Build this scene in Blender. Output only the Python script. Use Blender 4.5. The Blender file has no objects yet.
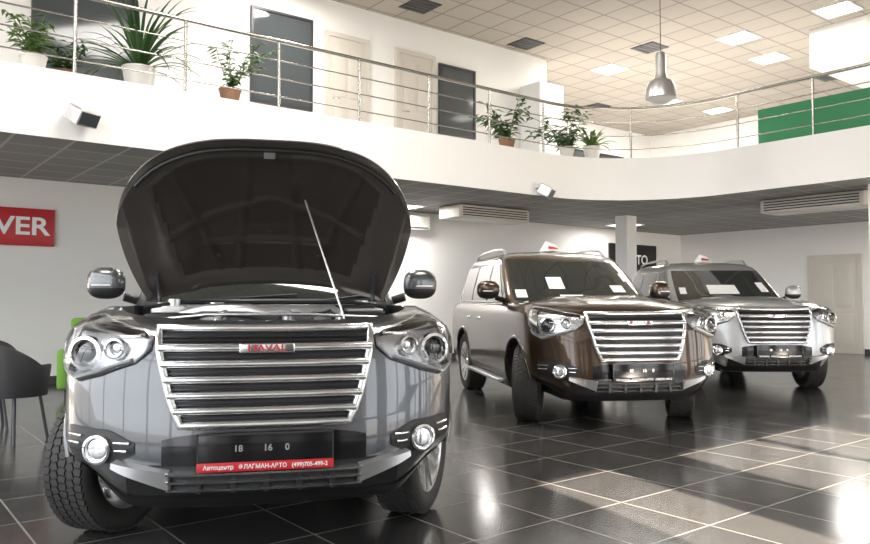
import bpy, bmesh, math, random
import numpy as np
from mathutils import Vector, Matrix, Euler
random.seed(4)
sc=bpy.context.scene
try:
    sc.view_settings.view_transform='Standard'
    sc.view_settings.look='None'
except Exception: pass
COL=sc.collection
# ------------------------------------------------------------ materials
def mat(name,col,rough=.5,metal=0,coat=0,emis=None,es=0,spec=None,trans=0):
    m=bpy.data.materials.new(name); m.use_nodes=True
    b=m.node_tree.nodes['Principled BSDF']
    b.inputs['Base Color'].default_value=(*col,1); b.inputs['Roughness'].default_value=rough
    b.inputs['Metallic'].default_value=metal; b.inputs['Coat Weight'].default_value=coat
    b.inputs['Coat Roughness'].default_value=.03
    if spec is not None: b.inputs['Specular IOR Level'].default_value=spec
    if emis: b.inputs['Emission Color'].default_value=(*emis,1); b.inputs['Emission Strength'].default_value=es
    if trans: b.inputs['Transmission Weight'].default_value=trans
    return m
def tilemat(name,col,col2,grout,size,mortar,rough,rvar=0,bump=0,coat=0,spec=None):
    m=mat(name,col,rough,coat=coat,spec=spec); nt=m.node_tree; b=nt.nodes['Principled BSDF']
    tc=nt.nodes.new('ShaderNodeTexCoord'); br=nt.nodes.new('ShaderNodeTexBrick')
    br.offset=0; br.squash=1
    br.inputs['Color1'].default_value=(*col,1); br.inputs['Color2'].default_value=(*col2,1); br.inputs['Mortar'].default_value=(*grout,1)
    br.inputs['Scale'].default_value=1; br.inputs['Brick Width'].default_value=size; br.inputs['Row Height'].default_value=size
    br.inputs['Mortar Size'].default_value=mortar; br.inputs['Mortar Smooth'].default_value=.1
    nt.links.new(tc.outputs['Object'],br.inputs['Vector'])
    nt.links.new(br.outputs['Color'],b.inputs['Base Color'])
    if rvar:
        n=nt.nodes.new('ShaderNodeTexNoise'); n.inputs['Scale'].default_value=2.5; n.inputs['Detail'].default_value=6
        nt.links.new(tc.outputs['Object'],n.inputs['Vector'])
        mr=nt.nodes.new('ShaderNodeMapRange'); mr.inputs['To Min'].default_value=rough-rvar; mr.inputs['To Max'].default_value=rough+rvar
        nt.links.new(n.outputs['Fac'],mr.inputs['Value']); nt.links.new(mr.outputs['Result'],b.inputs['Roughness'])
    if bump:
        bp=nt.nodes.new('ShaderNodeBump'); bp.inputs['Strength'].default_value=bump; bp.inputs['Distance'].default_value=.004; bp.invert=True
        nt.links.new(br.outputs['Fac'],bp.inputs['Height']); nt.links.new(bp.outputs['Normal'],b.inputs['Normal'])
    return m
def wallmat(name,col,rough=.7):
    m=mat(name,col,rough); nt=m.node_tree; b=nt.nodes['Principled BSDF']
    n=nt.nodes.new('ShaderNodeTexNoise'); n.inputs['Scale'].default_value=60; n.inputs['Detail'].default_value=4
    bp=nt.nodes.new('ShaderNodeBump'); bp.inputs['Strength'].default_value=.05
    nt.links.new(n.outputs['Fac'],bp.inputs['Height']); nt.links.new(bp.outputs['Normal'],b.inputs['Normal'])
    return m
def paintmat(name,col,metal=.7,rough=.32):
    m=mat(name,col,rough,metal,coat=1); nt=m.node_tree; b=nt.nodes['Principled BSDF']
    n=nt.nodes.new('ShaderNodeTexNoise'); n.inputs['Scale'].default_value=900
    mx=nt.nodes.new('ShaderNodeMix'); mx.data_type='RGBA'
    mx.inputs[6].default_value=(*[c*.75 for c in col],1); mx.inputs[7].default_value=(*[min(1,c*1.3) for c in col],1)
    tc=nt.nodes.new('ShaderNodeTexCoord'); nt.links.new(tc.outputs['Object'],n.inputs['Vector'])
    nt.links.new(n.outputs['Fac'],mx.inputs[0]); nt.links.new(mx.outputs[2],b.inputs['Base Color'])
    return m
def thinglass(name,tint=(1,1,1),ior=1.45):
    m=bpy.data.materials.new(name); m.use_nodes=True; nt=m.node_tree; nt.nodes.clear()
    o=nt.nodes.new('ShaderNodeOutputMaterial'); mx=nt.nodes.new('ShaderNodeMixShader')
    t=nt.nodes.new('ShaderNodeBsdfTransparent'); t.inputs[0].default_value=(*tint,1)
    g=nt.nodes.new('ShaderNodeBsdfGlossy'); g.inputs['Roughness'].default_value=.02
    f=nt.nodes.new('ShaderNodeFresnel'); f.inputs[0].default_value=ior
    nt.links.new(f.outputs[0],mx.inputs[0]); nt.links.new(t.outputs[0],mx.inputs[1]); nt.links.new(g.outputs[0],mx.inputs[2]); nt.links.new(mx.outputs[0],o.inputs[0])
    return m
M_floor=tilemat('floor_tile',(.038,.037,.037),(.054,.052,.051),(.25,.24,.22),.60,.0055,.17,.05,.25,0,.65)
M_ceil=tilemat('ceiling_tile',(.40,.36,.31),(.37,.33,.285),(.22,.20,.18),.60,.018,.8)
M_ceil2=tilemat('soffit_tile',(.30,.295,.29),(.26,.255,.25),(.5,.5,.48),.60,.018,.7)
M_wall=wallmat('wall_white',(.86,.85,.83)); M_fascia=wallmat('fascia_white',(.88,.87,.85),.6)
M_white=mat('white_plastic',(.8,.8,.78),.4); M_door=mat('door_white',(.62,.58,.52),.45)
M_dark=mat('dark_frame',(.04,.04,.045),.4); M_glassd=mat('dark_window',(.07,.08,.085),.08)
M_steel=mat('stainless',(.50,.48,.45),.25,1); M_alu=mat('aluminium',(.7,.7,.7),.35,.9)
M_base=mat('baseboard_dark',(.05,.05,.05),.5)
M_black=mat('black_plastic',(.012,.012,.013),.45); M_gloss=mat('gloss_black',(.008,.008,.009),.12)
M_chrome=mat('chrome',(.90,.90,.90),.10,1); M_bar=mat('bar_chrome',(.84,.85,.86),.18,.95); M_silver=mat('satin_silver',(.60,.60,.60),.30,.8)
M_rubber=mat('tire_rubber',(.036,.035,.033),.7); M_glass=mat('car_glass',(.016,.020,.019),.03,0,coat=1)
M_lens=thinglass('clear_lens'); M_reflect=mat('lamp_reflector',(.80,.81,.82),.15,1)
M_lampdark=mat('lamp_dark',(.05,.05,.055),.15,.6); M_lampbase=mat('lamp_housing',(.62,.63,.65),.25,.75); M_lampw=mat('lamp_white',(.88,.89,.9),.15)
M_red=mat('sign_red',(.55,.02,.03),.35); M_text=mat('text_white',(.9,.9,.9),.4)
M_paper=mat('paper',(.85,.85,.83),.6); M_green=mat('banner_green',(.04,.26,.11),.6); M_leaf=mat('leaf',(.03,.09,.018),.45)
M_leaf2=mat('leaf_pale',(.12,.22,.05),.45); M_pot=mat('pot_white',(.7,.68,.64),.4); M_potb=mat('pot_brown',(.22,.11,.06),.6)
M_emit=mat('lamp_panel',(1,1,1),.5,emis=(1,.96,.88),es=8); M_hoodin=mat('hood_liner',(.040,.034,.030),.38,.1); M_hoodmetal=mat('hood_inner_metal',(.12,.108,.098),.30,.5,coat=.4)
M_green2=mat('green_fabric',(.16,.35,.05),.8); M_mesh=mat('chair_fabric',(.015,.015,.017),.6)
# ------------------------------------------------------------ helpers
def link(o,parent=None):
    COL.objects.link(o)
    if parent: o.parent=parent
    return o
def mobj(name,v,f,m,parent=None,smooth=True,split=35,mi=None):
    me=bpy.data.meshes.new(name); me.from_pydata([tuple(map(float,p)) for p in v],[],f); me.update()
    ms=m if isinstance(m,(list,tuple)) else [m]
    for k in ms: me.materials.append(k)
    if mi: me.polygons.foreach_set('material_index',mi)
    bm=bmesh.new(); bm.from_mesh(me); bmesh.ops.remove_doubles(bm,verts=bm.verts,dist=1e-5); bmesh.ops.recalc_face_normals(bm,faces=bm.faces); bm.to_mesh(me); bm.free()
    if smooth:
        me.polygons.foreach_set('use_smooth',[True]*len(me.polygons))
    o=link(bpy.data.objects.new(name,me),parent)
    if smooth and split:
        e=o.modifiers.new('es','EDGE_SPLIT'); e.split_angle=math.radians(split)
    return o
def gridf(nr,nc,closed=False,base=0):
    f=[]
    for r in range(nr-1):
        for c in range(nc if closed else nc-1):
            c2=(c+1)%nc
            f.append((base+r*nc+c,base+r*nc+c2,base+(r+1)*nc+c2,base+(r+1)*nc+c))
    return f
def boxvf(x0,x1,y0,y1,z0,z1,base=0):
    v=[(x,y,z) for z in (z0,z1) for y in (y0,y1) for x in (x0,x1)]
    f=[(0,1,3,2),(4,6,7,5),(0,4,5,1),(2,3,7,6),(0,2,6,4),(1,5,7,3)]
    return v,[tuple(base+i for i in q) for q in f]
class MB:
    def __init__(s): s.v=[];s.f=[]
    def add(s,v,f,M=None):
        b=len(s.v); s.v+= [tuple(M@Vector(p)) if M else p for p in v]; s.f+=[tuple(b+i for i in q) for q in f]
    def box(s,x0,x1,y0,y1,z0,z1,M=None): s.add(*boxvf(x0,x1,y0,y1,z0,z1),M)
    def cyl(s,r0,r1,L,n=20,M=None):
        v=[];f=[]
        for k,(r,z) in enumerate(((r0,0),(r1,L))):
            for i in range(n):
                a=2*math.pi*i/n; v.append((r*math.cos(a),r*math.sin(a),z))
        for i in range(n): f.append((i,(i+1)%n,n+(i+1)%n,n+i))
        f.append(tuple(range(n))[::-1]); f.append(tuple(range(n,2*n))); s.add(v,f,M)
    def obj(s,name,m,parent=None,smooth=False,bevel=0,split=35):
        o=mobj(name,s.v,s.f,m,parent,smooth or bevel>0,0 if bevel else split)
        if bevel:
            b=o.modifiers.new('bv','BEVEL'); b.width=bevel; b.segments=3; b.limit_method='ANGLE'; b.harden_normals=False
            e=o.modifiers.new('es','EDGE_SPLIT'); e.split_angle=math.radians(50)
        return o
def box(name,x0,x1,y0,y1,z0,z1,m,parent=None,bevel=0):
    b=MB(); b.box(x0,x1,y0,y1,z0,z1); return b.obj(name,m,parent,False,bevel)
def tube(name,pts,r,m,parent=None,cyclic=False,res=4,smooth=False):
    cu=bpy.data.curves.new(name,'CURVE'); cu.dimensions='3D'; cu.bevel_depth=r; cu.bevel_resolution=res; cu.use_fill_caps=True
    sp=cu.splines.new('POLY'); sp.points.add(len(pts)-1)
    for i,p in enumerate(pts): sp.points[i].co=(*map(float,p),1)
    sp.use_cyclic_u=cyclic; sp.use_smooth=True
    cu.materials.append(m); return link(bpy.data.objects.new(name,cu),parent)
def text(name,s,size,loc,rot,m,parent=None,ext=.002,sx=1):
    cu=bpy.data.curves.new(name,'FONT'); cu.body=s; cu.size=size; cu.extrude=ext; cu.align_x='CENTER'; cu.align_y='CENTER'; cu.offset=size*.02
    cu.materials.append(m); o=link(bpy.data.objects.new(name,cu),parent); o.location=loc; o.rotation_euler=rot; o.scale=(sx,1,1); return o
def lathe_v(prof,n,axis='x'):
    v=[]
    for (r,h) in prof:
        for i in range(n):
            a=2*math.pi*i/n
            v.append((h,r*math.cos(a),r*math.sin(a)) if axis=='x' else (r*math.cos(a),r*math.sin(a),h))
    return v,gridf(len(prof),n,True)
def empty(name,loc=(0,0,0),rz=0,parent=None):
    o=bpy.data.objects.new(name,None); link(o,parent); o.location=loc; o.rotation_euler=(0,0,rz); return o
# ------------------------------------------------------------ room
ANG=math.radians(38); CX,CY=3.6,14.25
def W(p,q,z=0): return Vector((CX+p*math.cos(ANG)-q*math.sin(ANG), CY+p*math.sin(ANG)+q*math.cos(ANG), z))
def place(o): o.location=(CX,CY,0); o.rotation_euler=(0,0,ANG); return o
def rbox(name,p0,p1,q0,q1,z0,z1,m,bevel=0): return place(box(name,p0,p1,q0,q1,z0,z1,m,None,bevel))
ZB,ZT,ZC=3.0,3.75,6.5; PL,PR,QF,QB=-16,9,-12,6
rbox('floor',PL,PR,QF,QB,-.15,0,M_floor)
gm=mat('asphalt',(.10,.10,.10),.9)
rbox('ground_outside',-70,60,-80,60,-.3,-.16,gm)
rbox('ceiling',PL,PR,QF,QB,ZC,ZC+.2,M_ceil)
R=2.0
edge=[(PL,0.0)]+[(-R+R*math.sin(t), -R+R*math.cos(t)) for t in np.linspace(0,math.pi/2,17)]+[(0.0,QF+.3)]
poly=edge+[(PR,QF+.3),(PR,QB),(PL,QB)]
n=len(poly); v=[(p,q,ZB) for p,q in poly]+[(p,q,ZT) for p,q in poly]
f=[tuple(range(n))[::-1],tuple(range(n,2*n))]+[(i,(i+1)%n,n+(i+1)%n,n+i) for i in range(n)]
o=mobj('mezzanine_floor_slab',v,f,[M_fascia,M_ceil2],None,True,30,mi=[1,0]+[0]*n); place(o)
def edgeoff(d):
    return [(PL,d)]+[(-R+(R+d)*math.sin(t), -R+(R+d)*math.cos(t)) for t in np.linspace(0,math.pi/2,17)]+[(d,QF+.3)]
rbox('wall_back',PL,6.8,3.3,3.5,0,ZB,M_wall)
rbox('wall_right',6.6,6.8,QF,3.3,0,ZB,M_wall)
rbox('wall_upper_back',PL,.5,2.5,2.6,ZT,ZC,M_wall)
rbox('wall_upper_return',.4,.5,2.6,QB,ZT,ZC,M_wall)
rbox('wall_upper_far',.5,PR,QB-.1,QB,ZT,ZC,M_wall)
rbox('wall_upper_right',PR-.1,PR,QF,QB-.1,ZT,ZC,M_wall)
rbox('baseboard_back',PL,6.6,3.27,3.3,0,.12,M_base)
rbox('baseboard_right',6.57,6.6,QF+.3,-1.45,0,.12,M_base)
rbox('baseboard_right_b',6.57,6.6,-.18,3.27,0,.12,M_base)
b=MB()
for i,p in enumerate(np.arange(-14.4,9.1,1.6)):
    h=.06 if i%2 else .42  # every other mullion widened to an added, unseen pier, striping the sun
    b.box(p-h,p+h,QF,QF+.14,0,3.1)
for z in (0,1.05,3.0): b.box(PL+.3,PR,QF+.01,QF+.12,z,z+.12)
place(b.obj('facade_front_frame_sun_piers',M_dark))
rbox('sun_block_wall_upper',-9.2,PR,QF-.2,QF,3.1,ZC,M_wall)  # unseen wall added behind the camera to keep sun off the two rear cars
b=MB()
for q in np.arange(-11.7,3.4,1.87): b.box(PL,PL+.14,q-.05,q+.05,0,ZC)
for z in (0,3.05,3.8,6.35): b.box(PL+.01,PL+.12,QF+.3,2.4,z,z+.12)
place(b.obj('facade_left_frame',M_dark))
rbox('sun_block_wall_left',PL,-9.2,QF-.2,QF,0,ZC,M_wall)  # unseen solid stretch added to block sun from the front car
rail=empty('mezzanine_railing')
def path3(d,z): return [W(p,q,z) for p,q in edgeoff(d)]
tube('handrail',path3(.12,ZT+.92),.026,M_steel,rail)
for k,z in enumerate((.18,.42,.66)): tube('bar_%d'%k,path3(.12,ZT+z),.010,M_steel,rail,res=2)
posts=[(-p,.12) for p in np.arange(2.1,14,1.25)]+[(-R+(R+.12)*math.sin(t),-R+(R+.12)*math.cos(t)) for t in (math.pi*.25,)]+[(.12,-q) for q in np.arange(2.2,11,1.25)]
b=MB()
for p,q in posts:
    c=W(p,q,ZT); b.cyl(.02,.02,.92,12,Matrix.Translation(c)); b.cyl(.045,.045,.015,12,Matrix.Translation(c))
b.obj('posts',M_steel,rail,True)
rbox('column',1.3,1.62,1.0,1.3,0,ZB,M_wall); rbox('column.001',.66,.98,-4.35,-4.0,0,ZB,M_wall)
rbox('column_upper',-.34,.38,1.9,2.48,ZT,5.75,M_white)
rbox('air_duct_box',3.2,8.85,-7,-1.95,5.75,ZC-.005,M_wall)
def window(name,p0,p1,q,z0,z1):
    e=empty(name,W((p0+p1)/2,q,(z0+z1)/2),ANG); h=(p1-p0)/2; g=(z1-z0)/2
    box('glass',-h,h,-.03,-.01,-g,g,M_glassd,e)
    for k,a in enumerate(((-h-.04,-h,-g,g),(h,h+.04,-g,g),(-h-.04,h+.04,g,g+.04),(-h-.04,h+.04,-g-.04,-g))):
        box('frame_%d'%k,a[0],a[1],-.05,-.002,a[2],a[3],M_dark,e)
    return e
def door(name,loc,rz,w,h_):
    e=empty(name,loc,rz); p0,p1,z0,z1=-w/2,w/2,.004,h_
    box('leaf',p0,p1,-.04,-.008,z0,z1,M_door,e,.004)
    for k,a in enumerate(((p0-.08,p0,z0,z1+.08),(p1,p1+.08,z0,z1+.08),(p0,p1,z1,z1+.08))):
        box('casing_%d'%k,a[0],a[1],-.06,-.004,a[2],a[3],M_door,e)
    for k,(za,zb) in enumerate(((z0+.2,z0+.9),(z0+1.05,z1-.15))):
        for j,(a,c) in enumerate(((p0+.12*w,p0+.46*w),(p0+.54*w,p0+.88*w))):
            box('panel_%d_%d'%(k,j),a,c,-.055,-.04,za,zb,M_door,e,.004)
    tube('handle',[(p0+.08,-.05,z0+1.0),(p0+.08,-.09,z0+1.0),(p0+.2,-.09,z0+1.0)],.01,M_steel,e)
    return e
window('window_1',-6.4,-5.35,2.5,4.5,6.0); door('door_1',W(-4.62,2.5,ZT),ANG,.75,2.1); door('door_2',W(-3.11,2.5,ZT),ANG,.78,2.1); window('window_2',-2.5,-1.65,2.5,4.5,5.8)
window('window_3',1.2,2.6,QB-.1,4.0,5.6); window('window_4',3.2,4.6,QB-.1,4.0,5.6); window('window_5',5.2,7.4,QB-.1,4.0,5.6)
window('window_6',-9.6,-8.3,2.5,4.4,6.0)
door('door_3',W(6.6,-.82),ANG-math.pi/2,1.07,2.2)
rbox('green_banner',.5,.53,-9,-2.35,ZT+.02,ZT+.68,M_green)
def lamp(x,y,z=ZC,s=.58):
    e=empty('ceiling_light_panel',(x,y,z),ANG)
    box('diffuser',-s/2,s/2,-s/2,s/2,-.012,-.004,M_emit,e); 
    b=MB()
    for a in ((-s/2-.03,-s/2,-s/2-.03,s/2+.03),(s/2,s/2+.03,-s/2-.03,s/2+.03),(-s/2,s/2,-s/2-.03,-s/2),(-s/2,s/2,s/2,s/2+.03)): b.box(a[0],a[1],a[2],a[3],-.02,0)
    b.obj('frame',M_white,e)
for x,y in ((6.1,15.1),(7.3,16.4),(7.3,13.6),(4.0,17.2),(6.1,20.0),(7.9,21.0),(-1,8),(2,5),(-4,3)): lamp(x,y)
lampsL=[W(2.9,2.3),W(-3.3,2.6),W(3.5,-2.5),W(3.5,-6)]
for l in lampsL: lamp(l.x,l.y,ZB)
def area(x,y,z,s,pw,col=(1,.96,.90)):
    l=bpy.data.lights.new('ceiling_lamp_light','AREA'); l.size=s; l.energy=pw; l.color=col
    o=link(bpy.data.objects.new('ceiling_lamp_light',l)); o.location=(x,y,z); return o
for l,pw in zip(lampsL,(60,95,65,65)): area(l.x,l.y,ZB-.05,.6,pw)
for x,y in ((6.1,15.1),(4.0,17.0),(-1,8),(2,5),(-4,3),(6.1,20)): area(x,y,ZC-.06,1.8,210)
c=W(-6,1.3); area(c.x,c.y,ZC-.1,.6,80)
def vent(px,y):
    s=(299-y)/(ZC-1.25); d=760/s; e=empty('ceiling_vent',((px-435)/s,d,ZC),ANG)
    box('tray',-.28,.28,-.28,.28,-.012,0,M_dark,e)
    for k in range(5): box('slat_%d'%k,-.27,.27,-.25+.11*k,-.21+.11*k,-.02,-.01,M_dark,e)
vent(527,41); vent(652,45); vent(835,75); vent(420,2); vent(598,105)
def ac(loc,rz,L):
    e=empty('air_conditioner_unit',loc,rz)
    box('body',0,L,0,.62,-.24,0,M_door,e,.03)
    b=MB()
    for k in range(4): b.box(.08,L-.08,-.012,.01,-.20+.045*k,-.18+.045*k)
    b.obj('louvres',M_dark,e)
    box('underside_grille',.15,L-.15,.1,.5,-.25,-.238,M_alu,e)
ac(W(-2.75,1.6,ZB-.01),ANG,1.8)
ac(W(1.15,-2.0,ZB-.01),ANG-math.pi/2,1.75)
e=empty('wall_air_conditioner',W(-3.1,3.05,2.62),ANG)
box('body',0,.8,0,.24,0,.29,M_white,e,.03); box('outlet',.05,.75,-.005,.02,.03,.06,M_dark,e)
e=empty('pendant_lamp',(3.3,11,0))
tube('cable',[(0,0,ZC),(0,0,4.85)],.006,M_dark,e)
v,f=lathe_v([(.0,4.86),(.06,4.85),(.075,4.80),(.075,4.55),(.09,4.5),(.10,4.45)],32,'z'); mobj('housing',v,f,M_alu,e)
v,f=lathe_v([(.10,4.46),(.17,4.42),(.21,4.33),(.225,4.2),(.225,4.17),(.18,4.16)],32,'z'); mobj('shade',v,f,M_alu,e)
v,f=lathe_v([(.0,4.19),(.17,4.18),(.2,4.16),(.1,4.10),(0,4.09)],32,'z'); mobj('bulb_glass',v,f,M_white,e)
e=empty('wall_sign',W(-9.9,3.28,2.29),ANG)
box('panel',-.75,.75,-.05,0,-.27,.27,M_red,e,.01); text('lettering','HOVER',.36,(.0,-.055,0),(math.pi/2,0,0),M_text,e,.003,1.15)
e=empty('black_wall_sign',W(4.45,3.28,2.0),ANG)
box('panel',-.95,.95,-.05,0,-.65,.65,M_gloss,e); text('lettering','AUTO',.34,(0.1,-.055,.25),(math.pi/2,0,0),M_text,e)
def flood(p,q,z):
    e=empty('floodlight',W(p,q,z),ANG)
    box('bracket',-.03,.03,-.12,0,-.02,.02,M_alu,e)
    o=box('housing',-.14,.14,-.3,-.08,-.08,.1,M_alu,e,.02); o.rotation_euler=(.5,0,.5)
    o=box('lens',-.12,.12,-.305,-.298,-.06,.08,M_glassd,e); o.rotation_euler=(.5,0,.5)
flood(-9.65,0,3.33); flood(-2.4,0,3.14)
def plant(name,p,q,z,nl,L,rp=.14,hp=.24,mleaf=M_leaf,pm=M_pot,wd=.022,dr=(1.0,2.4),tl=(.1,1.0)):
    e=empty(name,W(p,q,z))
    v,f=lathe_v([(0,0),(rp*.7,0),(rp,hp),(rp*1.06,hp),(rp*1.06,hp+.02),(rp*.9,hp+.02),(rp*.85,hp-.02),(0,hp-.02)],24,'z'); mobj('pot',v,f,pm,e)
    vs=[];fs=[]
    for i in range(nl):
        a=random.uniform(0,6.28); l=L*random.uniform(.55,1.1); droop=random.uniform(*dr)
        ang=math.pi/2-random.uniform(*tl); base=len(vs); N=10; pts=[]
        X,Z=.02,hp-.02
        for k in range(N):
            t=k/(N-1); pts.append((X,Z)); X+=math.cos(ang)*l/N; Z+=math.sin(ang)*l/N; ang-=droop/N*(.4+t*1.2)
        for k,(X,Z) in enumerate(pts):
            t=k/(N-1); w=wd*(math.sin(math.pi*min(1,t*.9+.12))**.7)
            ca,sa=math.cos(a),math.sin(a)
            vs+= [(X*ca-w*sa,X*sa+w*ca,Z),(X*ca,X*sa,Z-w*.3),(X*ca+w*sa,X*sa-w*ca,Z)]
        for k in range(N-1):
            c=base+3*k; fs+=[(c,c+1,c+4,c+3),(c+1,c+2,c+5,c+4)]
    mobj('leaves',vs,fs,mleaf,e,True,0)
def bushy(name,p,q,z,ns_,H,pm=M_pot,rp=.14,hp=.22,lw=.05,ml=M_leaf):
    e=empty(name,W(p,q,z))
    v,f=lathe_v([(0,0),(rp*.7,0),(rp,hp),(rp*1.06,hp),(rp*1.06,hp+.02),(rp*.9,hp+.02),(rp*.85,hp-.02),(0,hp-.02)],24,'z'); mobj('pot',v,f,pm,e)
    vs=[];fs=[]; st=MB()
    for i in range(ns_):
        a=random.uniform(0,6.28); lean=random.uniform(.1,.9); h=H*random.uniform(.5,1)
        P=Vector((0,0,hp-.02)); D=Vector((math.cos(a)*lean,math.sin(a)*lean,1)).normalized()
        K=9
        for k in range(K):
            Q=P+D*(h/K); D=(D+Vector((random.uniform(-.15,.15),random.uniform(-.15,.15),-.10))).normalized()
            q_=(Q-P).to_track_quat('Z','Y').to_matrix().to_4x4(); st.cyl(.006,.005,(Q-P).length,5,Matrix.Translation(P)@q_)
            for j in range(2):
                la=random.uniform(0,6.28); ld=Vector((math.cos(la),math.sin(la),random.uniform(-.3,.5))).normalized(); sd=ld.cross(Vector((0,0,1))).normalized()
                l=lw*random.uniform(2.0,3.2); w=lw*random.uniform(.6,1)
                b0=len(vs); vs+=[tuple(Q),tuple(Q+ld*l*.35+sd*w*.5),tuple(Q+ld*l*.5+Vector((0,0,.01))),tuple(Q+ld*l*.35-sd*w*.5),tuple(Q+ld*l-Vector((0,0,l*.25)))]
                fs+=[(b0,b0+1,b0+2),(b0,b0+2,b0+3),(b0+1,b0+4,b0+2),(b0+2,b0+4,b0+3)]
            P=Q
    mobj('foliage',vs,fs,ml,e,True,0); st.obj('stems',M_leaf2,e,True)
plant('potted_spider_plant',-8.75,.62,ZT+.004,80,1.3,.2,.34,M_leaf,wd=.019,dr=(.9,2.2),tl=(.1,1.35))
bushy('potted_plant',-7.65,.42,ZT+.004,10,.85,M_potb)
bushy('potted_plant',-9.95,.5,ZT+.004,12,.75,M_pot,ml=M_leaf2)
bushy('potted_plant',-9.55,.9,ZT+.004,8,.5,M_potb)
bushy('potted_plant',-2.65,.45,ZT+.004,12,.85,M_potb,lw=.07)
bushy('potted_plant',-1.3,.3,ZT+.004,14,1.0,M_pot,lw=.08)
plant('potted_plant',-.85,.1,ZT+.004,40,.6,.16,.25,M_leaf2,wd=.03)
def chair(x,y,rz):
    e=empty('tub_armchair',(x,y,0),rz)
    b=MB(); b.cyl(.25,.26,.09,32,Matrix.Translation((0,0,.40))); b.obj('seat',M_mesh,e,True,.015)
    vs=[];N=25
    for i in range(N):
        t=-math.radians(120)+math.radians(240)*i/(N-1)+math.pi/2
        top=.66+.20*max(0,math.cos(t-math.pi/2))
        for r,z in ((.27,.40),(.30,top),(.285,top+.015),(.27,top),(.245,.42)): vs.append((r*math.cos(t),r*math.sin(t),z))
    f=gridf(N,5,True)+[tuple(range(5)),tuple(range(5*(N-1),5*N))]
    mobj('curved_back',vs,f,M_mesh,e,True,60)
    for k in range(4):
        a=math.pi/4+k*math.pi/2; tube('leg_%d'%k,[(.2*math.cos(a),.2*math.sin(a),.41),(.27*math.cos(a),.27*math.sin(a),0.0)],.014,M_dark,e)
chair(-3.72,6.75,math.radians(165)); chair(-4.35,7.35,math.radians(215))
e=empty('green_armchair',(-4.35,9.9,0),math.radians(20))
box('seat',-.35,.35,-.35,.35,.12,.44,M_green2,e,.05); box('backrest',-.38,.38,.28,.45,.15,1.0,M_green2,e,.06); box('arm_a',-.47,-.34,-.35,.4,.12,.62,M_green2,e,.05); box('arm_b',.34,.47,-.35,.4,.12,.62,M_green2,e,.05)
b=MB()
for sx in (-.38,.34):
    for sy in (-.3,.36): b.box(sx,sx+.04,sy,sy+.04,0,.13)
b.obj('feet',M_dark,e)
# ------------------------------------------------------------ CAR
NN,MM=3.1,1.7
LZ=[.28,.34,.46,.58,.70,.82,.94,1.02,1.07,1.10,1.12]
LW=[.89,.925,.955,.97,.975,.98,.98,.975,.955,.915,.85]
LY=[.14,.07,.01,.0,.02,.035,.05,.07,.09,.12,.17]
LD=[.48,.50,.50,.50,.50,.50,.50,.52,.55,.62,.72]
LR=[4.70,4.78,4.82,4.83,4.82,4.80,4.79,4.78,4.77,4.75,4.72]
RY_=.85
rise=lambda z: float(np.interp(z,[.85,1.12],[0,.09]))
def chin(x,y,z):
    """front bumper corners sweep up"""
    if z>.56 or y>.9: return 0
    u=max(0,min(1,(abs(x)-.60)/.26)); u=u*u*(3-2*u)
    return .15*u*(.56-z)/.28
def nF(a,z):
    w=np.interp(z,LZ,LW); yf=np.interp(z,LZ,LY); D=np.interp(z,LZ,LD)
    s=math.sin(a); c=max(0,math.cos(a))
    x=math.copysign(w*abs(s)**(2/NN),s) if s else 0.0
    return x, yf+D*(1-c**(2/MM))
def ns(adeg,z,off=0):
    a=math.radians(adeg); x,y=nF(a,z); x0,y0=nF(a-.015,z); x1,y1=nF(a+.015,z)
    t=Vector((x1-x0,y1-y0)); t.normalize(); nx,ny=t.y,-t.x
    return (x+nx*off,y+ny*off,z+rise(z)*min(max(y,0)/RY_,1)+chin(x,y,z))
def aof(x,z):
    w=np.interp(z,LZ,LW); return math.copysign(math.degrees(math.asin(min(1,(abs(x)/w))**(NN/2))),x)
def xs(x,z,off=0): return ns(aof(x,z),z,off)
def nsweep(name,params,sec,m,parent,byx=True,split=35):
    v=[];k=0
    for p in params:
        s=sec(p); k=len(s)
        for off,z in s: v.append(xs(p,z,off) if byx else ns(p,z,off))
    f=gridf(len(params),k,True); f.append(tuple(range(k))); f.append(tuple(range(len(v)-k,len(v))))
    return mobj(name,v,f,m,parent,True,split)
def npatch(name,params,lo,hi,off,m,parent,byx=True,nz=6,bulge=0):
    v=[];P=list(params)
    for i,p in enumerate(P):
        for j in range(nz):
            t=j/(nz-1); z=lo(p)*(1-t)+hi(p)*t
            u=i/(len(P)-1); o_=off+bulge*(math.sin(math.pi*t)*math.sin(math.pi*u))**.35 if bulge else off
            v.append(xs(p,z,o_) if byx else ns(p,z,o_))
    return mobj(name,v,gridf(len(P),nz),m,parent,True,0)
def half(w,yf,D,yr,Dr,n2=NN,m2=MM):
    pts=[]
    for a in np.linspace(0,math.pi/2,22):
        pts.append((w*math.sin(a)**(2/n2),yf+D*(1-max(0,math.cos(a))**(2/m2))))
    for y in np.linspace(yf+D,yr-Dr,16)[1:-1]: pts.append((w,y))
    for a in np.linspace(math.pi/2,0,12): pts.append((w*math.sin(a)**(2/4.),yr-Dr*(1-max(0,math.cos(a))**(2/2.2))))
    return pts
def shell(name,levels,mats,parent):
    v=[];k=len(levels[0])
    for s in (1,-1):
        for L in levels:
            for x,y,z in L: v.append((s*x,y,z))
    nl=len(levels); off=nl*k
    f=gridf(nl,k)+gridf(nl,k,base=off)
    for lv in (0,nl-1):
        for i in range(k-1): 
            a=lv*k+i; f.append((a,a+1,off+a+1,off+a))
    return mobj(name,v,f,mats,parent,True,30)
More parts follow.
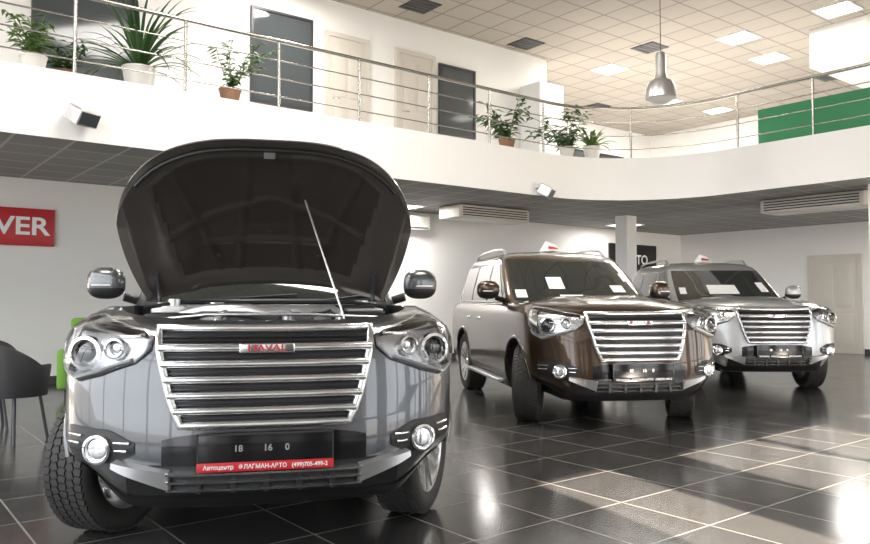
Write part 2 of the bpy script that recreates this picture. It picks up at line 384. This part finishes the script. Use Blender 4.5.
def boolean_cut(o,cut):
    o.modifiers.clear()
    m=o.modifiers.new('b','BOOLEAN'); m.object=cut; m.operation='DIFFERENCE'; m.solver='EXACT'
    bpy.context.view_layer.update()
    dg=bpy.context.evaluated_depsgraph_get(); me=bpy.data.meshes.new_from_object(o.evaluated_get(dg))
    o.modifiers.clear(); o.data=me
    bpy.data.objects.remove(cut)
    e=o.modifiers.new('es','EDGE_SPLIT'); e.split_angle=math.radians(30)
GZ=[1.13,1.22,1.32,1.45,1.60,1.70,1.77,1.82,1.85,1.87]
GW=[.85,.85,.84,.81,.775,.745,.71,.645,.50,.28]
GY=[1.38,1.46,1.60,1.79,2.00,2.14,2.27,2.43,2.66,3.1]
GR=[4.76,4.75,4.72,4.66,4.60,4.55,4.48,4.38,4.2,3.9]
FY,RY,WR=.90,3.70,.388
GD=.24
def gsurf(a,z,off):
    w=np.interp(z,GZ,GW); yf=np.interp(z,GZ,GY); r=math.radians(a)
    def F(r):
        s=math.sin(r); return (math.copysign(w*abs(s)**(2/NN),s) if s else 0, yf+GD*(1-max(0,math.cos(r))**(2/MM)))
    x,y=F(r); x0,y0=F(r-.02); x1,y1=F(r+.02); t=Vector((x1-x0,y1-y0)); t.normalize()
    nrm=Vector((t.y,-t.x,.9)); nrm.normalize()
    return (x+nrm.x*off,y+nrm.y*off,z+nrm.z*off)
def rimz(y): return 1.12+.09*min(max(y,0)/RY_,1)
def make_wheel(parent,name,x,y,steer):
    g=empty(name,(x,y,WR),0,parent)
    g.rotation_euler=(0,0,(0 if x>0 else math.pi)+steer)
    prof=[(.255,-.112),(.275,-.122),(.32,-.133),(.350,-.131),(.370,-.120),(.379,-.106),(.380,-.1),(.380,.1),(.379,.106),(.370,.120),(.350,.131),(.32,.133),(.275,.122),(.255,.112)]
    b=MB(); v,f=lathe_v(prof,72); b.add(v,f)
    N=60
    for r,xx in enumerate((-.092,-.047,0,.047,.092)):
        for i in range(N):
            a=2*math.pi*(i+.5*(r%2))/N
            M=Matrix.Rotation(a,4,'X')@Matrix.Translation((xx,0,.372))@Matrix.Rotation((.30 if r%2 else -.22),4,'Z')
            b.box(-.0185,.0185,-.0165,.0165,-.004,.0155,M)
    b.obj('tire',M_rubber,g,True,split=30)
    v,f=lathe_v([(.262,.112),(.268,.118),(.262,.122),(.25,.112),(.245,.07),(.232,.03),(.23,-.06),(.25,-.105),(.262,-.122),(.268,-.118),(.262,-.110)],48); mobj('rim_barrel',v,f,M_silver,g)
    b=MB()
    for i in range(6):
        A=Matrix.Rotation(2*math.pi*i/6,4,'X')
        for s in (-1,1):
            vv=[];
            for (z,hw,x0,x1) in ((.03,.026,.05,.088),(.14,.022,.06,.100),(.25,.027,.07,.116)):
                c=s*(.012+ (z-.03)*.17)
                vv+=[(x0,c-hw,z),(x1,c-hw*.7,z),(x1,c+hw*.7,z),(x0,c+hw,z)]
            b.add(vv,gridf(3,4,True)+[(0,1,2,3),(8,9,10,11)],A)
    b.cyl(.06,.05,.05,24,Matrix.Translation((.05,0,0))@Matrix.Rotation(math.pi/2,4,'Y'))
    b.obj('spokes',M_bar,g,True)
    b=MB(); b.cyl(.175,.175,.02,32,Matrix.Translation((-.03,0,0))@Matrix.Rotation(math.pi/2,4,'Y')); b.cyl(.09,.07,.10,20,Matrix.Translation((-.09,0,0))@Matrix.Rotation(math.pi/2,4,'Y')); b.obj('brake_disc',M_alu,g,True)
    b=MB(); b.box(-.06,.03,-.06,.06,.1,.19); b.obj('brake_caliper',M_dark,g)
def make_car(loc,yaw,paint,hood_open=0,steer=0,roofsign=False,papers=()):
    C=empty('suv_car',(loc[0],loc[1],0),math.radians(yaw))
    lv=[]
    for z,w,yf,D,yr in zip(LZ,LW,LY,LD,LR):
        lv.append([(x,y,z+rise(z)*min(y/RY_,1)+chin(x,y,z)) for x,y in half(w,yf,D,yr,.35)])
    body=shell('body_lower',lv,[paint,M_black],C)
    b=MB()
    for y in (FY,RY):
        for s in (1,-1): b.cyl(.455,.455,.6,48,Matrix.Translation((s*.9,y,.40))@Matrix.Rotation(math.pi/2,4,'Y')@Matrix.Translation((0,0,-.3)))
    if hood_open:
        hp=[]
        for a in np.linspace(-76,76,41):
            x,y,_=ns(a,1.118,-.075); hp.append((x,y))
        xe=hp[-1][0]; hp+=[(xe,1.36),(-xe,1.36)]
        k=len(hp); b.add([(x,y,.885) for x,y in hp]+[(x,y,1.5) for x,y in hp],[tuple(range(k)),tuple(range(k,2*k))]+[(i,(i+1)%k,k+(i+1)%k,k+i) for i in range(k)])
    cut=mobj('cutter',b.v,b.f,[paint,M_black],None,False,mi=None)
    cut.data.polygons.foreach_set('material_index',[1]*len(cut.data.polygons))
    body.parent=None; boolean_cut(body,cut); body.parent=C
    for k,y in enumerate((FY,RY)):
        for s in (1,-1):
            pts=[]
            for t in np.linspace(math.radians(10 if k==0 else -12),math.radians(192),40):
                yy=y-math.cos(t)*.462; zz=.40+math.sin(t)*.462
                w=np.interp(zz,LZ,LW); D=np.interp(zz,LZ,LD); yf=np.interp(zz,LZ,LY)
                if yy<yf+D:
                    cc=1-(yy-yf)/D; xx=w*(max(0,1-min(1,max(0,cc))**MM))**(1/NN)
                elif yy>4.4: xx=w-.02
                else: xx=w
                pts.append((s*(xx-.006),yy,zz))
            tube('arch_lip_%d'%(k*2+(s>0)),pts,.018,paint,C)
    box('underbody',-.6,.6,.45,4.6,.26,.5,M_black,C)
    lv=[]
    for z,w,yf,yr in zip(GZ,GW,GY,GR): lv.append([(x,y,z) for x,y in half(w,yf,GD,yr,.25)])
    shell('cabin',lv,paint,C)
    A=[a for a in np.linspace(-62,62,33)]
    v=[gsurf(a,z,.006) for a in A for z in np.linspace(1.205,1.70,10)]
    mobj('windshield',v,gridf(33,10),M_glass,C,True,0)
    v=[gsurf(a,z,.009) for a in A for z in np.linspace(1.19,1.225,3)]
    mobj('cowl',v,gridf(33,3),M_black,C,True,0)
    for k,s in enumerate((-1,1)):
        tube('wiper_%d'%k,[gsurf(-30+k*40,1.22,.02),gsurf(5+k*40,1.265,.02)],.007,M_black,C)
    def sidepatch(nm,y0b,y1b,y0t,y1t,z0,z1,m,off=.005,lower=False):
        for s in (1,-1):
            v=[]
            for t in np.linspace(0,1,8):
                z=z0*(1-t)+z1*t
                w=np.interp(z,LZ,LW) if lower else np.interp(z,GZ,GW)
                zz=z+rise(z) if lower else z
                for u in np.linspace(0,1,6):
                    v.append((s*(w+off),(y0b*(1-t)+y0t*t)*(1-u)+(y1b*(1-t)+y1t*t)*u,zz))
            mobj(nm+('_r' if s>0 else '_l'),v,gridf(8,6),m,C,True,0)
    sidepatch('window_front',1.88,2.68,2.44,2.68,1.235,1.69,M_glass)
    sidepatch('window_rear',2.78,3.58,2.78,3.50,1.235,1.69,M_glass)
    sidepatch('window_quarter',3.68,4.40,3.60,4.25,1.235,1.69,M_glass)
    sidepatch('window_trim',1.75,4.45,1.78,4.45,1.215,1.232,M_chrome,.007)
    for nm,y in (('door_gap_a',1.56),('door_gap_b',2.73),('door_gap_c',3.25)):
        sidepatch(nm,y,y+.008,y,y+.008,.42,1.09,M_black,.002,True)
    sidepatch('sill_cladding',1.40,3.2,1.40,3.2,.29,.44,M_black,.006,True)
    for s in (1,-1):
        box('running_board_%s'%('r' if s>0 else 'l'),*( (.86,1.02) if s>0 else (-1.02,-.86)),1.5,3.15,.33,.37,M_silver,C,.012)
        for k,y in enumerate((2.5,3.1)):
            box('door_handle_%d_%s'%(k,'r' if s>0 else 'l'),*( (.975,1.005) if s>0 else (-1.005,-.975)),y,y+.17,1.0,1.03,M_chrome,C,.01)
    for s in (1,-1):
        tube('roof_rail_%s'%('r' if s>0 else 'l'),[(s*.64,2.55,1.80),(s*.64,2.68,1.875),(s*.63,3.2,1.90),(s*.63,3.9,1.89),(s*.63,4.2,1.86),(s*.63,4.3,1.78)],.018,M_silver,C)
    for s in (1,-1):
        bm=bmesh.new(); bmesh.ops.create_uvsphere(bm,u_segments=24,v_segments=16,radius=1)
        for vv in bm.verts:
            x,y,z=vv.co; f=lambda t,p: math.copysign(abs(t)**p,t)
            vv.co=(f(x,.8)*.125,f(y,.9)*.085+0.03*x*s,f(z,.7)*.105)
        me=bpy.data.meshes.new('mirror_housing'); bm.to_mesh(me); bm.free()
        me.polygons.foreach_set('use_smooth',[True]*len(me.polygons)); me.materials.append(paint); me.materials.append(M_black)
        for p in me.polygons:
            if p.center.z<-.035: p.material_index=1
        o=link(bpy.data.objects.new('mirror_housing_%s'%('r' if s>0 else 'l'),me),C); o.location=(s*1.055,1.78,1.355)
        tube('mirror_arm_%s'%('r' if s>0 else 'l'),[(s*.84,1.86,1.23),(s*.95,1.82,1.265)],.03,M_black,C)
        box('mirror_indicator_%s'%('r' if s>0 else 'l'),s*1.07-.06,s*1.07+.06,1.69,1.71,1.335,1.345,M_lampw,C,.003)
        box('mirror_glass_%s'%('r' if s>0 else 'l'),s*1.055-.10,s*1.055+.10,1.855,1.862,1.285,1.415,M_chrome,C,.002)
    H=empty('hood_assembly',(0,1.40,1.21+(.07 if hood_open else 0)),0,C)
    def hoodz(x,y,yf_):
        w=.85; e=1-min(1,abs(x)/w)**2.6; d=max(0,y-yf_)
        z=rimz(y)+.004+.058*e*(1-math.exp(-d/.10))
        r=abs(x); c=.50-.10*(1.4-y)
        z+=.014*(1/(1+math.exp(-(c-r)/.015)))*(1-math.exp(-d/.2))
        return z
    nx,ny=121,81; vt=[];vb=[];pads={}
    XX=[.846*math.sin(t) for t in np.linspace(-math.pi/2,math.pi/2,nx)]
    sst=lambda d,w: max(0,min(1,.5+d/(2*w)))
    for i,x in enumerate(XX):
        yf_=xs(x,1.12,0)[1]
        yr_=1.37+.09*(x/.85)**2
        for j,t in enumerate(np.linspace(0,1,ny)):
            t2=t**1.3; y=yf_+(yr_-yf_)*t2; ax=abs(x)
            xo=x*(1-(.13*t2**2 if hood_open else 0))
            vt.append((xo,y-1.40,hoodz(x,y,yf_)-1.21))
            edge=min(1,min(t2/.05,(1-t2)/.05,(1-ax/.846)/.06)); edge=max(0,edge)
            din=min(.66-.10*t2-ax, (t2-.12)*.9-.25*max(0,ax-.45), (.88-t2)*.9)
            pad=sst(din,.02); dz=-.012-.014*edge+.014*pad
            if pad>0:
                g=0
                for lx,sl in ((.15,.12),(.42,-.26)):
                    g=max(g,1-min(1,abs(ax-(lx+sl*(t2-.5)))/.02))
                g=max(g,1-min(1,abs(t2-.40-.30*ax)/.022), (1-min(1,abs(t2-.68)/.02)) if ax<.42 else 0)
                dz-=.018*g*pad
            pads[(i,j)]=din>0
            vb.append((xo,y-1.40,hoodz(x,y,yf_)-1.21+dz))
    mobj('hood_skin',vt,gridf(nx,ny),paint,H,True,0)
    if hood_open:
        mi=[1 if pads[(i,j)] and pads[(i+1,j)] and pads[(i,j+1)] and pads[(i+1,j+1)] else 0 for i in range(nx-1) for j in range(ny-1)]
        mobj('hood_liner',vb,gridf(nx,ny),[M_hoodmetal,M_hoodin],H,True,0,mi=mi)
        idx=[i*ny for i in range(nx)]+[(nx-1)*ny+j for j in range(1,ny)]
        idx=[ny-1-j for j in range(ny)][:-1]+idx
        vv=[vt[i] for i in idx]+[vb[i] for i in idx]; mobj('hood_edge',vv,gridf(2,len(idx)),paint,H,True,0)
        box('hood_latch',-.03,.03,-1.16,-1.09,-.05,.02,M_silver,H,.005)
        tube('hood_seal',[(x,(xs(x,1.12,0)[1])-1.33,hoodz(x,xs(x,1.12,0)[1]+.07,xs(x,1.12,0)[1])-1.25) for x in np.linspace(-.7,.7,30)],.012,M_black,H)
        for k,(x,y) in enumerate(((-.3,-.3),(.3,-.3),(-.3,-.85),(.3,-.85),(0,-.5),(-.55,-.5),(.55,-.5))):
            b=MB(); b.cyl(.012,.012,.012,12,Matrix.Translation((x,y,.03 if abs(x)<.5 else .008))); b.obj('clip_%d'%k,M_dark,H,True)
        for s in (-1,1): 
            tube('hood_hinge_%s'%('r' if s>0 else 'l'),[(s*.66,-.02,-.11),(s*.66,.02,-.05),(s*.66,-.08,-.02),(s*.66,-.2,-.01)],.013,M_dark,H)
        H.rotation_euler=(-math.radians(hood_open),0,0)
    gw=lambda z: float(np.interp(z,[.655,.80,1.0,1.10],[.365,.425,.475,.485]))
    P=np.linspace(-1,1,33)
    zs=np.linspace(.67,1.10,10)
    v=[xs(u*gw(z),z,.008) for u in P for z in zs]
    mobj('grille_backing',v,gridf(33,10),M_black,C,True,0)
    fr=[xs(-gw(z),z,.022) for z in np.linspace(.68,1.10,9)]+[xs(x,1.10,.022) for x in np.linspace(-.46,.46,17)]+[xs(gw(z),z,.022) for z in np.linspace(1.10,.68,9)]+[xs(x,.68,.022) for x in np.linspace(.34,-.34,13)]
    tube('grille_frame',fr,.020,M_bar,C,True)
    for k,z in enumerate((.745,.814,.883,.952,1.021)):
        g=gw(z); h=.0185
        nsweep('grille_bar_%d'%k,np.linspace(-g,g,25),lambda p,z=z,h=h:[(.008,z-h),(.036,z-h),(.050,z-h*.55),(.055,z),(.050,z+h*.55),(.034,z+h),(.008,z+h)],M_bar,C,True,60)
    for k,z in enumerate((.712,.780,.849,.918,.987,1.058)):
        g=gw(z)
        for j in (-.009,.009):
            nsweep('grille_slat_%d_%d'%(k,j>0),np.linspace(-g,g,19),lambda p,z=z+j:[(.008,z-.002),(.022,z-.0015),(.022,z+.0015),(.008,z+.002)],M_lampdark,C)
    y=xs(0,1.021,.055)[1]
    box('badge_plate',-.125,.125,y-.010,y+.01,1.003,1.046,M_chrome,C,.006)
    text('badge_text','HAVAL',.040,(0,y-.012,1.0245),(math.pi/2,0,0),M_red,C,.001,1.4)
    for s in (1,-1):
        t_='r' if s>0 else 'l'
        ap=[s*a for a in np.linspace(22,73,30)]
        lo=lambda a: float(np.interp(abs(a),[22,27,42,56,66,73],[1.01,.95,.89,.860,.895,.98]))
        hi=lambda a: float(np.interp(abs(a),[22,26,40,58,68,73],[1.07,1.092,1.106,1.115,1.114,1.10]))
        npatch('headlight_base_'+t_,ap,lo,hi,.006,M_lampbase,C,False,10)
        npatch('headlight_lens_'+t_,ap,lo,hi,.010,M_lens,C,False,12,bulge=.045)
        for k,(a,z,r) in enumerate(((34,1.01,.040),(49,.985,.064))):
            c=Vector(ns(s*a,z,.012)); 
            v,f=lathe_v([(r*1.25,.0),(r*1.22,.03),(r*1.0,.034),(r*.86,.012),(r*.8,.0)],28,'z'); M=Matrix.Translation(c)@Matrix.Rotation(s*math.radians(18),4,'Z')@Matrix.Rotation(math.pi/2,4,'X')
            mobj('projector_ring_%d_%s'%(k,t_),[tuple(M@Vector(p)) for p in v],f,M_chrome if k else M_reflect,C)
            v,f=lathe_v([(r*.9*math.cos(q),r*.45*math.sin(q)) for q in np.linspace(0,math.pi/2,8)],28,'z')
            mobj('projector_lens_%d_%s'%(k,t_),[tuple(M@Vector(p)) for p in v],f,M_glass if k==1 else M_reflect,C)
        nsweep('headlight_strip_'+t_,[s*a for a in np.linspace(28,68,22)],lambda a:[(.008,lo(a)+.012),(.03,lo(a)+.014),(.03,lo(a)+.026),(.008,lo(a)+.028)],M_lampw,C,False)
        nsweep('headlight_divider_'+t_,[s*a for a in np.linspace(58.5,60,3)],lambda a:[(.008,lo(a)+.03),(.035,lo(a)+.04),(.035,hi(a)-.03),(.008,hi(a)-.02)],M_lampdark,C,False)
        npatch('headlight_reflector_'+t_,[s*a for a in np.linspace(60,70,8)],lambda a:lo(a)+.04,lambda a:hi(a)-.02,.016,M_reflect,C,False,5)
        npatch('headlight_eyelid_'+t_,[s*a for a in np.linspace(24,56,16)],lambda a:hi(a)-.022,lambda a:hi(a)-.006,.02,M_lampdark,C,False,3)
        npatch('fog_recess_'+t_,[s*x for x in np.linspace(.58,.905,16)],lambda x: float(np.interp(abs(x),[.58,.70,.905],[.55,.485,.53])),lambda x: float(np.interp(abs(x),[.58,.7,.905],[.60,.655,.66])),.005,M_black,C)
        c=Vector(xs(s*.745,.567,.0)); M=Matrix.Translation(c)@Matrix.Rotation(s*math.radians(18),4,'Z')@Matrix.Rotation(math.pi/2,4,'X')
        v,f=lathe_v([(.068,0),(.066,.03),(.056,.034),(.051,.02),(.048,0)],32,'z'); mobj('fog_ring_'+t_,[tuple(M@Vector(p)) for p in v],f,M_chrome,C)
        v,f=lathe_v([(.051*math.cos(q),.018+.010*math.sin(q)) for q in np.linspace(0,math.pi/2,8)],32,'z'); mobj('fog_lens_'+t_,[tuple(M@Vector(p)) for p in v],f,M_reflect,C)
        for k,(z,x0,x1) in enumerate(((.60,.60,.67),(.565,.61,.665),(.62,.83,.90),(.585,.84,.90))):
            tube('fog_trim_%d_%s'%(k,t_),[xs(s*x,z,.01) for x in np.linspace(x0,x1,5)],.006,M_chrome,C)
        nsweep('skid_bracket_'+t_,[s*x for x in np.linspace(.42,.66,11)],lambda x:[(.0,.385+(abs(x)-.42)*.40),(.05,.39+(abs(x)-.42)*.40),(.045,.475+(abs(x)-.42)*.16),(.0,.485+(abs(x)-.42)*.16)],M_silver,C)
    npatch('lower_intake',np.linspace(-.62,.62,25),lambda x:.29,lambda x:.50,.006,M_black,C)
    npatch('plate_recess',np.linspace(-.46,.46,21),lambda x:.50,lambda x:.645-.03*(abs(x)/.46)**4,.004,M_gloss,C)
    for k,z in enumerate((.39,.43,.47)):
        nsweep('skid_bar_%d'%k,np.linspace(-.43,.43,21),lambda x,z=z:[(.0,z-.011),(.045,z-.009),(.05,z+.002),(.0,z+.009)],M_bar,C)
    b=MB()
    for x in (-.3,-.15,0,.15,.3):
        y=xs(x,.42,.03)[1]; b.box(x-.012,x+.012,y,y+.03,.375,.48)
    b.obj('skid_ribs',M_black,C)
    npatch('lower_lip',[a for a in np.linspace(-70,70,41)],lambda x:.285,lambda x:.345,.008,M_black,C,False)
    y=xs(.27,.55,0)[1]-.06
    box('license_plate_holder',-.30,.30,y-.012,y+.02,.50,.65,M_gloss,C,.006)
    box('license_plate_strip',-.30,.30,y-.016,y+.02,.482,.524,M_red if hood_open else M_gloss,C,.004)
    text('license_strip_text','Автоцентр   ФЛАГМАН-АВТО   (499)705-499-2',.027,(0,y-.018,.503),(math.pi/2,0,0),M_text,C,.0005,.95)
    text('plate_code','18        16     0',.04,(-.02,y-.014,.583),(math.pi/2,0,0),M_silver,C,.0005)
    b=MB()
    for s in (-.30,.294): b.box(s,s+.006,y-.015,y,.525,.65)
    b.box(-.30,.30,y-.015,y,.644,.65); b.obj('plate_border',M_dark,C)
    st=math.radians(steer)
    make_wheel(C,'wheel_fl',-.83,FY,st); make_wheel(C,'wheel_fr',.83,FY,st); make_wheel(C,'wheel_rl',-.83,RY,0); make_wheel(C,'wheel_rr',.83,RY,0)
    if hood_open:
        E=empty('engine_bay',(0,0,0),0,C)
        box('engine_cover',-.24,.24,.55,1.05,.9,1.175,mat('engine_cover',(.10,.10,.11),.35),E,.03)
        for k in range(4): box('cover_rib_%d'%k,-.18+.1*k,-.13+.1*k,.6,1.0,1.175,1.188,M_silver,E,.004)
        box('battery',.42,.64,.66,.86,.9,1.18,M_black,E,.01); box('battery_top',.43,.63,.67,.85,1.18,1.195,M_silver,E,.004)
        box('fuse_box',.36,.62,.92,1.15,.9,1.215,M_black,E,.015)
        box('air_filter_box',-.64,-.38,.60,.92,.9,1.175,M_black,E,.02)
        box('fluid_reservoir',-.62,-.46,1.0,1.2,.9,1.21,M_white,E,.03)
        box('firewall_panel',-.70,.70,1.27,1.33,.9,1.215,M_alu,E,.01)
        b=MB(); b.cyl(.035,.035,.04,16,Matrix.Translation((-.54,1.1,1.21))); b.cyl(.03,.03,.045,16,Matrix.Translation((.1,.5,1.13))); b.cyl(.05,.05,.19,16,Matrix.Translation((.56,1.2,1.05))); b.cyl(.07,.05,.05,16,Matrix.Translation((-.3,1.12,1.18))); b.obj('caps',M_silver,E,True)
        tube('intake_hose',[(-.45,.75,1.16),(-.32,.62,1.19),(-.1,.52,1.19),(.05,.53,1.16)],.035,M_silver,E)
        tube('hose_a',[(.3,.45,1.0),(.38,.5,1.17),(.35,.7,1.20),(.25,.9,1.16)],.018,M_alu,E)
        tube('hose_b',[(-.3,.42,1.0),(-.25,.45,1.16),(-.2,.6,1.19)],.02,M_alu,E)
        tube('pipe_c',[(-.6,.5,1.14),(-.3,.44,1.17),(.2,.42,1.17),(.6,.52,1.15)],.008,M_alu,E)
        tube('pipe_d',[(-.65,1.22,1.22),(-.2,1.18,1.24),(.3,1.18,1.24),(.66,1.22,1.22)],.012,M_alu,E)
        tube('brace_bar',[(-.70,1.05,1.2),(-.5,1.1,1.23),(.5,1.1,1.23),(.70,1.05,1.2)],.012,M_black,E)
        nsweep('radiator_support',np.linspace(-.60,.60,25),lambda x:[(-.16,1.10),(-.03,1.105),(-.03,1.122),(-.16,1.122)],M_black,E)
        b=MB()
        for x in np.linspace(-.5,.5,9):
            p=xs(x,1.11,-.09); b.cyl(.012,.012,.02,12,Matrix.Translation((x,p[1],1.125)))
        b.obj('support_bolts',M_alu,E,True)
        a=math.radians(hood_open)
        hp=Vector((.20,1.40-.80*math.cos(a),1.28+.80*math.sin(a)-.02))
        tube('hood_prop_rod',[(.40,.42,1.12),tuple(hp)],.0055,M_alu,E)
    if roofsign:
        G=empty('roof_sign',(0,2.75,1.868),math.radians(25),C); G.scale=(.75,.75,.85)
        b=MB(); b.add([(-.16,-.1,0),(.16,-.1,0),(.16,.1,0),(-.16,.1,0),(-.10,-.01,.15),(.12,-.01,.10),(.12,.01,.10),(-.10,.01,.15)],[(0,1,2,3),(4,5,6,7),(0,1,5,4),(1,2,6,5),(2,3,7,6),(3,0,4,7)]); b.obj('wedge',M_text,G)
        b=MB(); b.add([(-.12,-.085,.03),(.12,-.085,.03),(.10,-.055,.06),(-.10,-.045,.08)],[(0,1,2,3)]); b.obj('red_face',M_red,G)
    for k,(a0,a1,z0,z1) in enumerate(papers):
        v=[gsurf(a,z,.012) for a in np.linspace(a0,a1,5) for z in np.linspace(z0,z1,4)]
        mobj('flyer_%d'%k,v,gridf(5,4),M_paper,C,True,0)
    return C
P1=paintmat('paint_grey',(.105,.108,.115),.72,.30); P2=paintmat('paint_brown',(.060,.034,.019),.75,.28); P3=paintmat('paint_silver',(.42,.425,.43),.55,.32)
make_car((-.77,3.5),12,P1,44,-27)
make_car((1.93,7.15),9,P2,0,-22,True,((-56,-40,1.26,1.35),(-16,-5,1.36,1.5),(18,32,1.32,1.40),(-10,0,1.24,1.29),(40,50,1.45,1.55)))
make_car((4.5,10.0),0,P3,0,-5,True,((-52,-40,1.32,1.42),(-12,4,1.32,1.46),(28,42,1.35,1.5)))
# ------------------------------------------------------------ light
w=bpy.data.worlds.new('world'); sc.world=w; w.use_nodes=True
bg=w.node_tree.nodes['Background']; bg.inputs[0].default_value=(.92,.96,1,1); bg.inputs[1].default_value=4.6
sl=bpy.data.lights.new('sun','SUN'); sl.energy=60; sl.angle=math.radians(.6); sl.color=(1,.87,.72)
so=link(bpy.data.objects.new('sun',sl)); el=math.radians(24)
a=Vector((math.cos(ANG),math.sin(ANG))); nn=Vector((-math.sin(ANG),math.cos(ANG)))
d2=(a*.19+nn*.98).normalized(); d=Vector((d2.x*math.cos(el),d2.y*math.cos(el),-math.sin(el)))
so.rotation_euler=d.to_track_quat('-Z','Y').to_euler()
cam=bpy.data.cameras.new('camera'); co=link(bpy.data.objects.new('camera',cam)); cam.sensor_width=36; cam.lens=36*760/870
co.location=(0,0,1.25); co.rotation_euler=(math.radians(90+2.03),0,0); cam.clip_start=.05
sc.camera=co
